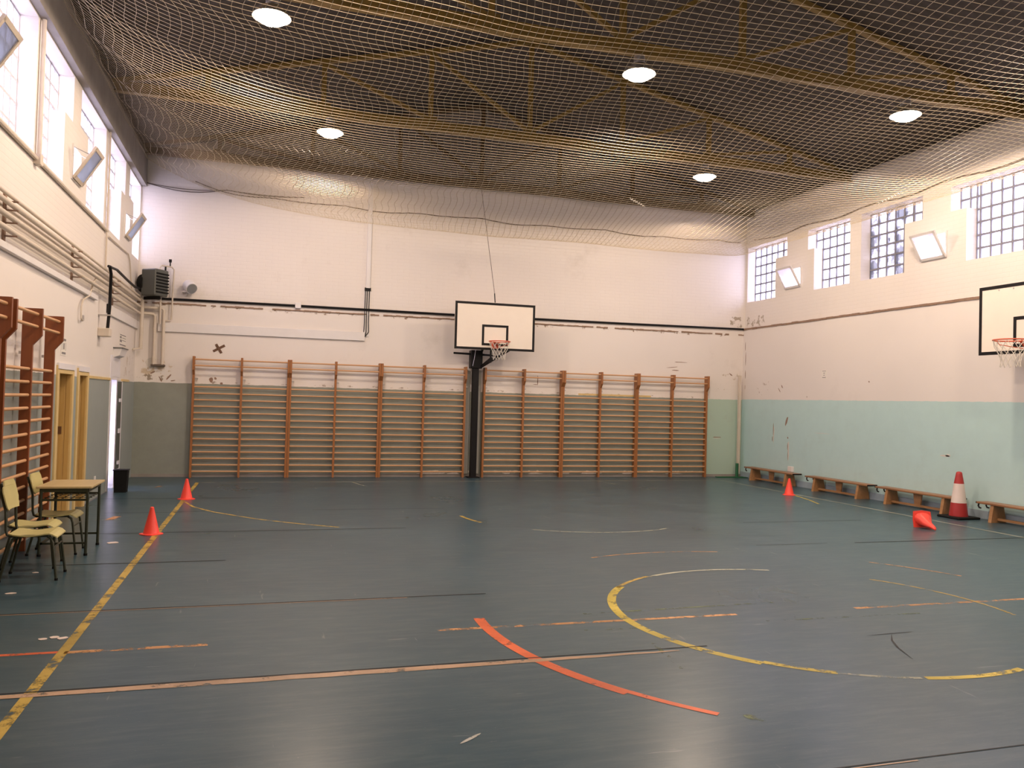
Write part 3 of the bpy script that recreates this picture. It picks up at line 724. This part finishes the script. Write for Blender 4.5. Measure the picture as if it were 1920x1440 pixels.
# ------------------------------------------------------------------ cones
def cone(label, loc, h=.325, group='small orange training cones'):
    T = thing('training_cone', label, 'cone', loc, 1e-9, group)
    MB().lathe([(.095,.012),(.09,.02),(.025,h-.03),(.022,h-.008),(.012,h),(.008,h-.01),(.018,h-.03),(.085,.012)], 28).build('cone_body', M_cone, T, True, local=True)
    R = .125; n = 32
    def rr(t): return R*(1+.07*math.cos(4*t)*-1)
    mb = MB(); vs = []
    for r0, z in ((1,0),(1,.008),(.68,.016)):
        for k in range(n):
            t = 2*PI*k/n; q = rr(t)*r0; vs.append((q*math.cos(t+PI/4), q*math.sin(t+PI/4), z))
    fs = [tuple(range(n-1,-1,-1)), tuple(2*n+k for k in range(n))]+[(i*n+k, i*n+(k+1)%n, (i+1)*n+(k+1)%n, (i+1)*n+k) for i in range(2) for k in range(n)]
    mb.add(vs, fs).build('base_flange', M_cone, T, True, local=True)
    return T
cone('small orange cone on the yellow line, the nearer of the two on the left', (-1.27, 10.56, 0), .325)
c2 = cone('small orange cone on the yellow line, farther one by the wall bars', (-1.18, 13.95, 0), .325)
cone('small orange cone upright in front of the far right bench', (9.93, 13.85, 0), .325)
T = thing('training_cone', 'small orange cone toppled and crumpled on the floor, right side', 'cone', (9.33, 9.80, 0), 1e-9, 'small orange training cones')
mb = MB(); n = 24; rings = [(.0,.0,.125,.10,.12),(.03,0,.122,.093,.115),(.06,0,.115,.082,.1),(.10,.0,.10,.07,.085),(.15,.0,.08,.055,.065),(.2,.01,.06,.04,.045),(.26,.02,.04,.028,.032),(.30,.02,.028,.02,.024),(.315,.02,.02,.01,.012)]
dirv = Vector((-.30, -.954, 0)); sidev = Vector((.954, -.30, 0)); vs = []
for (d, b, zc, ry, rx) in rings:
    zc = max(zc*1.0, ry+.004)
    for k in range(n):
        t = 2*PI*k/n; w = 1+.05*math.sin(3*t+d*20)
        p = dirv*d + sidev*(rx*math.cos(t)*w+b*1.5) + Vector((0,0, max(.003, zc+ry*math.sin(t)*w))); vs.append(p)
mb.add(vs, [(i*n+k, i*n+(k+1)%n, (i+1)*n+(k+1)%n, (i+1)*n+k) for i in range(len(rings)-1) for k in range(n)]+[tuple((len(rings)-1)*n+k for k in range(n))])
mb.build('cone_body', M_cone, T, True, local=True)
mb = MB(); q = .13; poly = [(-q,.003),(q,.003),(q+.005,.12),(q-.01,.235),(0,.25),(-q+.0,.235),(-q-.01,.12)]
mb.prism(poly, lambda p: sidev*p[0]+dirv*(.0+.12*(p[1]-.12)*-1)+Vector((0,0,p[1])), lambda p: sidev*p[0]+dirv*(-.012-.12*(p[1]-.12))+Vector((0,0,p[1])))
mb.build('base_flange', M_cone, T, True, local=True)
T = thing('traffic_cone', 'tall red and white traffic cone on a black base between the benches', 'traffic cone', (10.83, 10.62, 0), 1e-9)
MB().lathe([(.140,.035),(.140,.045),(.115,.25)], 32).build('cone_body', M_red, T, True, local=True)
MB().lathe([(.1155,.25),(.075,.56)], 32).build('reflective_band', M_cwhite, T, True, local=True)
MB().lathe([(.0755,.56),(.05,.70),(.044,.735),(.03,.75),(.001,.755)], 32).build('top_sleeve', M_red, T, True, local=True)
MB().bbox(-.225,.225,-.225,.225,0,.035,.012).build('rubber_base', M_rub, T, local=True)

# ------------------------------------------------------------------ school desk and chairs
DX0, DX1, DY0, DY1, DZ = -2.20, -1.69, 9.25, 9.96, .71
T = thing('school_desk', 'school desk with pale wood top and dark green metal legs', 'desk', (-1.96, 9.62, 0))
MB().bbox(DX0, DX1, DY0, DY1, DZ-.022, DZ, .003).build('desktop', M_desk, T)
mb = MB(); a0, a1, b0, b1 = DX0+.03, DX1-.03, DY0+.02, DY1-.05
mb.box(a0, a1, b0, b0+.02, DZ-.06, DZ-.022).box(a0, a1, b1-.02, b1, DZ-.06, DZ-.022).box(a0, a0+.02, b0, b1, DZ-.06, DZ-.022).box(a1-.02, a1, b0, b1, DZ-.06, DZ-.022)
mb.box(a0, a1, b0, b0+.02, DZ-.15, DZ-.13).box(a0, a1, b1-.02, b1, DZ-.15, DZ-.13).box(a0, a1, b0, b0+.018, .12, .14).box(a0, a1, b1-.018, b1, .12, .14)
mb.box(a0+.02, a0+.04, b0, b1, .12, .14)
mb.build('frame', M_frame, T)
for x in (a0+.012, a1-.012):
    for y in (b0+.012, b1-.012):
        lg = MB().tube([(x, y, .015), (x, y, DZ-.03)], .0145, 10).build('leg', M_frame, T, True)
        MB().tube([(x, y, 0), (x, y, .022)], .018, 10).build('foot_cap', M_rub, lg, True)
mb = MB()
for i in range(6): mb.tube([(a0+.02+i*.08, b0, DZ-.14), (a0+.02+i*.08, b1, DZ-.14)], .004, 6)
for i in range(5): mb.tube([(a0, b0+.06+i*.13, DZ-.136), (a1, b0+.06+i*.13, DZ-.136)], .004, 6)
mb.build('book_rack', M_frame, T)

def chair(label):
    """local: sits looking to +x, centre of seat at origin"""
    T = thing('school_chair', label, 'chair', (0,0,0), 1e-9, 'green framed school chairs')
    H = .42; hw = .19
    # curved plywood seat
    n = 12; vs = []
    for k, th in ((0, 0), (1, -.011)):
        for i in range(n+1):
            u = i/n; x = -.18+.38*u; z = H - .018*math.sin(PI*min(1, u*1.25))*(1 if u < .8 else 0) - (.035*((u-.8)/.2)**2 if u > .8 else 0)
            hwid = hw*(1 if .08 < u < .92 else .90)
            for sgn in (-1, 1): vs.append((x, sgn*hwid, z+th))
    m = 2*(n+1); fs = []
    for i in range(n):
        a = 2*i; fs += [(a, a+1, a+3, a+2), (m+a, m+a+2, m+a+3, m+a+1), (a, a+2, m+a+2, m+a), (a+1, m+a+1, m+a+3, a+3)]
    fs += [(0, m, m+1, 1), (2*n, 2*n+1, m+2*n+1, m+2*n)]
    MB().add(vs, fs).build('seat', M_ply, T, local=True)
    # backrest, rounded corners, slightly curved
    vs = []; ny_ = 12; rows = 6; z0, z1 = .62, .82
    for k in (0, 1):
        for j in range(rows+1):
            v = j/rows; z = z0+(z1-z0)*v
            wd = .195*(1 - (.16*(abs(v-.5)*2)**6))
            for i in range(ny_+1):
                t = -1+2*i/ny_; x = -.185-.05*(v) - .02*(1-t*t) - .010*k
                vs.append((x+ .0, t*wd, z))
    m = (rows+1)*(ny_+1); fs = []
    for j in range(rows):
        for i in range(ny_):
            a = j*(ny_+1)+i; fs += [(a, a+1, a+ny_+2, a+ny_+1), (m+a, m+a+ny_+1, m+a+ny_+2, m+a+1)]
    for i in range(ny_):
        fs += [(i, m+i, m+i+1, i+1), (rows*(ny_+1)+i, rows*(ny_+1)+i+1, m+rows*(ny_+1)+i+1, m+rows*(ny_+1)+i)]
    for j in range(rows):
        a = j*(ny_+1); b = a+ny_; fs += [(a, a+ny_+1, m+a+ny_+1, m+a), (b, m+b, m+b+ny_+1, b+ny_+1)]
    MB().add(vs, fs).build('backrest', M_ply, T, True, local=True)
    for s_ in (-1, 1):
        y = s_*.165
        MB().tube([(.12, y, H-.03), (.15, y, H-.05), (.165, y*1.03, H-.09), (.205, y*1.12, .01)], .011, 10).build('leg', M_frame, T, True, local=True)
        MB().tube([(-.12, y, H-.035), (-.15, y, H-.05), (-.165, y*1.03, H-.09), (-.24, y*1.1, .01)], .011, 10).build('leg', M_frame, T, True, local=True)
        MB().tube([(.13, y, H-.025), (-.17, y, H-.025), (-.195, y, H-.01), (-.205, y, H+.03), (-.212, y, .62), (-.262, y, .80)], .011, 10).build('side_tube', M_frame, T, True, local=True)
        for fx, fy in ((.206, 1.12), (-.24, 1.1)): MB().tube([(fx, y*fy, 0), (fx, y*fy, .02)], .014, 10).build('foot_cap', M_rub, T, True, local=True)
    MB().tube([(.10, -.165, H-.028), (.10, .165, H-.028)], .009, 8).tube([(-.14, -.165, H-.028), (-.14, .165, H-.028)], .009, 8).tube([(.172, -.17, H-.13), (.172, .17, H-.13)], .007, 8).build('cross_bar', M_frame, T, local=True)
    return T
ch = chair('')
for i, (x, y, rz, lab) in enumerate([(-1.95, 8.29, .02, 'school chair nearest the camera at the left frame edge, pale plywood seat'),
        (-2.09, 8.82, .03, 'school chair in the middle, between the nearest chair and the desk'),
        (-2.04, 9.52, .0, 'school chair tucked behind and under the desk')]):
    t = ch if i == 0 else copy_tree(ch)
    t.location = (x, y, 0); t.rotation_euler = (0, 0, rz); t['label'] = lab

# bin by the bright door
T = thing('waste_bin', 'black waste bin standing below the bright slit door', 'bin', (-2.30, 15.0, 0))
MB().lathe([(.13,0),(.15,.36),(.155,.37),(.145,.37),(.125,.02)], 4, c=(-2.30,15.0,0), mat=Matrix.Rotation(PI/4, 3, 'Z')).build('bin_body', M_rub, T)
MB().box(-2.415, -2.185, 14.885, 15.115, .365, .38).build('bin_lid', M_black, T)

# ------------------------------------------------------------------ pipes, ducts and cables, left wall
def single(mb, name, mat, label, cat, group=None, smooth=True): return tag(mb.build(name, mat, None, smooth), label, cat, group)
PG = 'cream pipes along the left wall'
for z, r, lab, y1 in ((3.555, .020, 'thin cream pipe, topmost of the bundle on the left wall', 17.3), (3.48, .028, 'cream heating pipe, second from the top on the left wall', 17.3),
                  (3.355, .030, 'cream heating pipe, third from the top on the left wall', 17.35), (3.225, .030, 'cream heating pipe, lowest round pipe on the left wall', 17.35)):
    single(MB().tube([(XL+.09, YF, z), (XL+.09, 5, z), (XL+.09, y1, z)], r, 10), 'heating_pipe', M_pipe, lab, 'pipe', PG)
for k, y in enumerate((5.2, 9.05, 11.95, 14.9)):
    mb = MB().box(XL, XL+.02, y-.03, y+.03, 3.12, 3.62)
    for z in (3.19, 3.32, 3.445, 3.53): mb.box(XL, XL+.13, y-.015, y+.015, z-.012, z+.0)
    single(mb, 'pipe_bracket', M_stain, ['rusty pipe bracket outside the left frame edge', 'rusty pipe bracket at the left frame edge', 'rusty pipe bracket above the left wall bars', 'rusty pipe bracket beside the exit door notice'][k], 'bracket', 'pipe brackets on the left wall', False)
single(MB().bbox(XL+.001, XL+.055, YF, 13.5, 3.045, 3.115, .004), 'cable_duct', M_duct, 'white cable duct under the pipes on the left wall', 'cable duct', None, False)
single(MB().bbox(XL+.001, XL+.04, 14.75, 17.6, 2.93, 3.09, .004), 'cable_duct', M_duct, 'short white cable duct on the left wall near the corner', 'cable duct', None, False)
single(MB().bbox(-2.13, 1.96, YB-.05, YB-.001, 2.905, 3.09, .004), 'cable_duct', M_duct, 'wide white duct running level on the back wall above the bars', 'cable duct', None, False)
single(MB().bbox(1.955, 2.045, YB-.055, YB-.001, 4.04, 6.3, .004), 'cable_duct', M_duct, 'tall vertical white duct on the back wall', 'cable duct', None, False)
mb = MB().box(1.93, 2.05, YB-.02, YB-.001, 3.0, 4.04)
T = tag(mb.build('cable_tray', M_duct), 'open tray of black cables below the vertical duct', 'cable tray')
for k, x in enumerate((1.945, 1.985, 2.03)):
    MB().tube([(x, YB-.035, 4.05), (x, YB-.035, 3.3), (x+.01*(k-1), YB-.035, 3.1), (1.96, YB-.04, 2.99)], .009, 6).build('black_cable', M_black, T)
MB().box(1.93, 2.06, YB-.045, YB-.02, 3.98, 4.05).build('clamp', M_black, T)
mb = MB().tube([(XL+.03, YF, 4.215), (XL+.03, 14.15, 4.215)], .022, 8); mb.box(XL, XL+.07, 10.0, 10.12, 4.16, 4.27)
single(mb, 'conduit', M_pipe, 'cream conduit running just below the left window sills', 'conduit')
single(MB().tube([(XL+.025, 14.3, 4.16), (XL+.025, 15.6, 4.18), (XL+.025, 16.2, 4.2), (XL+.025, 16.4, 4.1), (XL+.025, 16.75, 3.6)], .012, 8), 'conduit', M_pipe, 'thin conduit dropping to the heater in the left corner', 'conduit')
single(MB().tube([(XL+.04, 10.07, 4.24), (XL+.04, 10.07, 5.78)], .024, 8), 'conduit', M_pipe, 'vertical conduit on the pier between the two nearest left windows', 'conduit')
single(MB().tube([(XL+.03, 14.10, 3.6), (XL+.03, 14.10, 5.78)], .014, 8), 'conduit', M_pipe, 'vertical conduit on the pier farther along the left windows', 'conduit')
T = tag(MB().tube([(XL+.16, 13.70, 3.60), (XL+.165, 13.8, 3.5), (XL+.15, 13.87, 3.0), (XL+.13, 13.88, 2.66)], .024, 8).build('lagged_pipe', M_black, None, True), 'black lagged pipe dropping from the pipe bundle on the left wall', 'pipe')
MB().bbox(XL, XL+.17, 13.82, 14.02, 2.53, 2.66, .01).build('junction_box', M_pipe, T)
MB().box(XL, XL+.18, 13.82, 13.92, 2.85, 2.87).build('clamp', M_alu, T)
single(MB().tube([(XL+.13, 13.78, 3.61), (XL+.13, 14.5, 3.66), (XL+.13, 15.6, 3.63), (XL+.13, 16.4, 3.62), (XL+.13, 16.9, 3.66)], .022, 8), 'black_cable', M_black, 'sagging black cable lying over the pipes towards the heater', 'cable')
T = tag(MB().bbox(XL, XL+.03, 14.47, 14.55, 2.95, 3.1, .006).build('wall_switch', M_black), 'small black switch box with a cable on the left wall', 'switch')
MB().tube([(XL+.02, 14.56, 2.93), (XL+.02, 14.56, 2.6), (XL+.02, 14.4, 2.56), (XL+.03, 14.2, 2.57)], .007, 6).build('cable', M_pipe, T)
T = tag(MB().tube([(XL+.09, 13.15, 3.36), (XL+.05, 13.1, 3.25), (XL+.05, 12.9, 3.05), (XL+.04, 12.55, 2.95), (XL+.04, 12.45, 2.85), (XL+.04, 12.45, 2.68), (XL+.04, 12.55, 2.66)], .013, 8).build('branch_pipe', M_pipe, None, True), 'thin branch pipe curving down the left wall above the doors', 'pipe')
MB().box(XL, XL+.04, 12.6, 12.66, 2.66, 2.74).build('valve', M_alu, T)
# back-left corner pipework
single(MB().tube([(XL+.1, 17.3, 3.50), (-2.40, 17.36, 3.48), (-2.40, 17.36, 2.52)], .035, 10).tube([(-2.40, 17.36, 2.54), (XL+.01, 17.2, 2.50)], .02, 8), 'heating_pipe', M_pipe, 'thick vertical riser pipe in the far left corner', 'pipe')
single(MB().tube([(-2.40, 17.45, 3.36), (-2.06, 17.52, 3.36), (-2.02, 17.53, 3.32), (-2.02, 17.53, 2.24)], .03, 10), 'heating_pipe', M_pipe, 'right one of two vertical pipes ending above the wall stain', 'pipe')
single(MB().tube([(-2.40, 17.45, 3.24), (-2.22, 17.52, 3.24), (-2.18, 17.53, 3.2), (-2.18, 17.53, 2.24)], .03, 10), 'heating_pipe', M_pipe, 'left one of two vertical pipes ending above the wall stain', 'pipe')
single(MB().bbox(-2.23, -1.97, 17.50, 17.61, 2.20, 2.245, .01), 'pipe_flange', M_rope, 'dark flange block at the foot of the two corner pipes', 'flange', None, False)
single(MB().tube([(-2.08, 17.42, 3.62), (-2.08, 17.44, 3.3), (-2.08, 17.46, 3.04)], .017, 8), 'heater_pipe', M_pipe, 'short pipe straight down from the dark fan heater', 'pipe')
T = tag(MB().tube([(-2.10, 17.3, 4.0), (-2.10, 17.3, 4.14), (-2.07, 17.32, 4.19), (-1.9, 17.5, 4.19), (-1.86, 17.52, 4.15), (-1.87, 17.53, 3.8), (-1.88, 17.54, 3.15), (-1.9, 17.54, 3.12), (-2.02, 17.54, 3.12)], .016, 8).build('heater_pipe', M_pipe, None, True), 'pipe looping from the heater top down the back wall', 'pipe')
MB().tube([(-1.93, 17.47, 4.19), (-1.93, 17.47, 4.3)], .012, 8).box(-1.955, -1.905, 17.45, 17.49, 4.28, 4.34).box(-2.02, -1.99, 17.38, 17.42, 4.05, 4.18).build('valve', M_black, T)
T = thing('fan_heater', 'dark green grey fan heater hung high in the far left corner', 'heater', (-2.22, 17.25, 3.56), -.62)
MB().bbox(-.13, .22, -.16, .20, 0, .52, .02).build('casing', M_heat, T, local=True)
mb = MB()
for i in range(7): mb.box(.22, .245, -.14, .18, .06+i*.06, .085+i*.06)
mb.build('louvre', M_rub, T, local=True)
MB().lathe([(.19,-.06),(.20,0),(.19,.06)], 20, c=(-.15,0,.25), mat=Matrix.Rotation(PI/2, 3, 'Y')).build('fan_ring', M_rub, T, True, local=True)
MB().box(-.2, .2, .0, .03, -.06, 0).build('bracket', M_black, T, local=True)
# flood lamp next to it
T = thing('flood_lamp', 'small white drum shaped flood lamp on the back wall', 'lamp', (-1.55, 17.45, 3.76))
Rm = Matrix.Rotation(math.radians(118), 3, 'X') @ Matrix.Rotation(.0, 3, 'Z'); Rm = Matrix.Rotation(.5, 3, 'Z') @ Rm
MB().lathe([(.09,-.10),(.115,-.08),(.118,.09),(.11,.11)], 24, mat=Rm, c=(0,0,.06)).build('drum', M_duct, T, True, local=True)
MB().lathe([(.105,.111),(.10,.118),(.001,.118)], 24, mat=Rm, c=(0,0,.06), closed=False).build('lens', M_alu, T, True, local=True)
MB().box(-.14, -.02, .02, .165, -.06, -.03).box(-.1, -.06, .12, .165, -.12, .04).build('bracket', M_alu, T, local=True)
# black conduit along the back wall
T = tag(MB().tube([(-2.2, YB-.04, 3.56), (.6, YB-.04, 3.575), (3.9, YB-.04, 3.575), (8.0, YB-.04, 3.60), (11.2, YB-.04, 3.63)], .024, 8).build('black_conduit', M_black, None, True), 'black conduit running across the whole back wall', 'conduit')
MB().bbox(.50, .62, YB-.075, YB-.0, 3.52, 3.64, .008).build('junction_box', M_duct, T)
# brown tape cross
mb = MB().bar((-1.08, YB-.003, 2.55), (-.86, YB-.003, 2.68), .006, .05).bar((-1.03, YB-.006, 2.70), (-.92, YB-.006, 2.52), .006, .05)
tag(mb.build('tape_cross', M_tape), 'brown tape cross stuck on the back wall above the bars', 'tape')
tag(MB().box(6.9, 8.75, YB-.004, YB-.0005, 1.885, 1.925).build('yellow_tape', M_ochrel), 'yellow tape strip on the wall behind the right wall bars', 'tape')
# post in the right corner
T = thing('net_post', 'pale net post with a green foot in the far right corner', 'post', (11.03, 17.45, 0))
MB().box(11.04, 11.10, 17.46, 17.52, .1, 2.48).build('pole', M_pipe, T)
MB().tube([(11.0, 17.42, .02), (11.0, 17.42, .34)], .038, 12).build('socket', M_green, T, True)
MB().box(10.42, 11.12, 17.34, 17.44, 0, .022).box(10.95, 11.2, 17.25, 17.5, 0, .015).build('foot', M_green, T)
# notices and small fittings
def notice(name, label, fn, h0, h1, z0, z1, lines, cat='notice'):
    mb = MB().prism([(h0,z0),(h1,z0),(h1,z1),(h0,z1)], lambda p: fn(p, 0), lambda p: fn(p, .004))
    o = tag(mb.build(name, M_paper), label, cat)
    mb = MB()
    for (a, b, c, d) in lines: 
        A0, A1 = h0+(h1-h0)*a, h0+(h1-h0)*b; Z0, Z1 = z0+(z1-z0)*c, z0+(z1-z0)*d
        mb.prism([(A0,Z0),(A1,Z0),(A1,Z1),(A0,Z1)], lambda p: fn(p, .0042), lambda p: fn(p, .005))
    mb.build('print', M_ink, o); return o
fl_ = lambda p, d: (XL+.0005+d, p[0], p[1])
notice('wall_notice', 'small upright paper notice on the left wall above the first door', fl_, 11.55, 11.85, 2.13, 2.36, [(.15,.85,.82,.95),(.4,.6,.35,.7),(.15,.2,.3,.75),(.8,.85,.3,.75),(.15,.85,.08,.2)])
notice('wall_notice', 'paper notice with rows of print above the exit door', fl_, 15.75, 16.45, 2.50, 2.72, [(.05,.95,.85,.93),(.05,.3,.6,.78),(.4,.95,.65,.7),(.4,.95,.45,.5),(.05,.35,.3,.5),(.05,.95,.05,.14)])
notice('wall_notice', 'tiny printed card on the right wall', fr_, 14.46, 14.62, 2.36, 2.53, [(.15,.85,.88,.94),(.35,.65,.62,.7),(.35,.65,.36,.44),(.15,.85,.08,.16)])
T = tag(MB().prism([(0,0),(.14,0),(.10,-.12),(0,-.16)], lambda p: (XL+p[0], 15.2, 2.42+p[1]), lambda p: (XL+p[0], 15.75, 2.42+p[1])).build('emergency_light', M_duct), 'wedge shaped emergency light over the exit door', 'lamp')
MB().box(XL, XL+.155, 15.18, 15.78, 2.42, 2.435).build('cover', M_heat, T)
tag(MB().bbox(XL, XL+.015, 13.95, 14.05, .26, .36, .004).build('wall_socket', M_duct), 'white wall socket low on the left wall before the bin', 'socket')
tag(MB().bbox(XR-.10, XR-.04, 15.50, 15.66, .30, .42, .006).build('wall_box', M_duct), 'white box on the right wall behind the far bench', 'box')
# litter
for (x, y, w, l, a, n, lab) in ((-1.60, 10.0, .05, .13, .5, 1, 'pale paper scrap on the floor right of the desk'), (-1.40, 6.22, .04, .10, .4, 3, 'torn white paper bits on the floor near the yellow line'),
                    (-1.97, 7.65, .02, .09, .2, 1, 'thin white scrap on the floor in front of the nearest chair'), (-1.99, 8.47, .02, .06, .1, 1, 'tiny white scrap on the floor under the nearest chair')):
    mb = MB()
    for q in range(n):
        cx, cy = x+q*.06, y+.03*(q % 2); poly = []
        for k in range(8):
            t = 2*PI*k/8; r = .8+.4*random.random(); px, py = l/2*math.cos(t)*r*(1 if n == 1 else .6), w*math.sin(t)*r*(1 if n == 1 else .7)
            poly.append((cx+px*math.cos(a)-py*math.sin(a), cy+px*math.sin(a)+py*math.cos(a)))
        mb.prism(poly, lambda p: (p[0], p[1], .001), lambda p: (p[0], p[1], .005))
    tag(mb.build('paper_scrap', M_cwhite), lab, 'litter', 'litter on the floor')
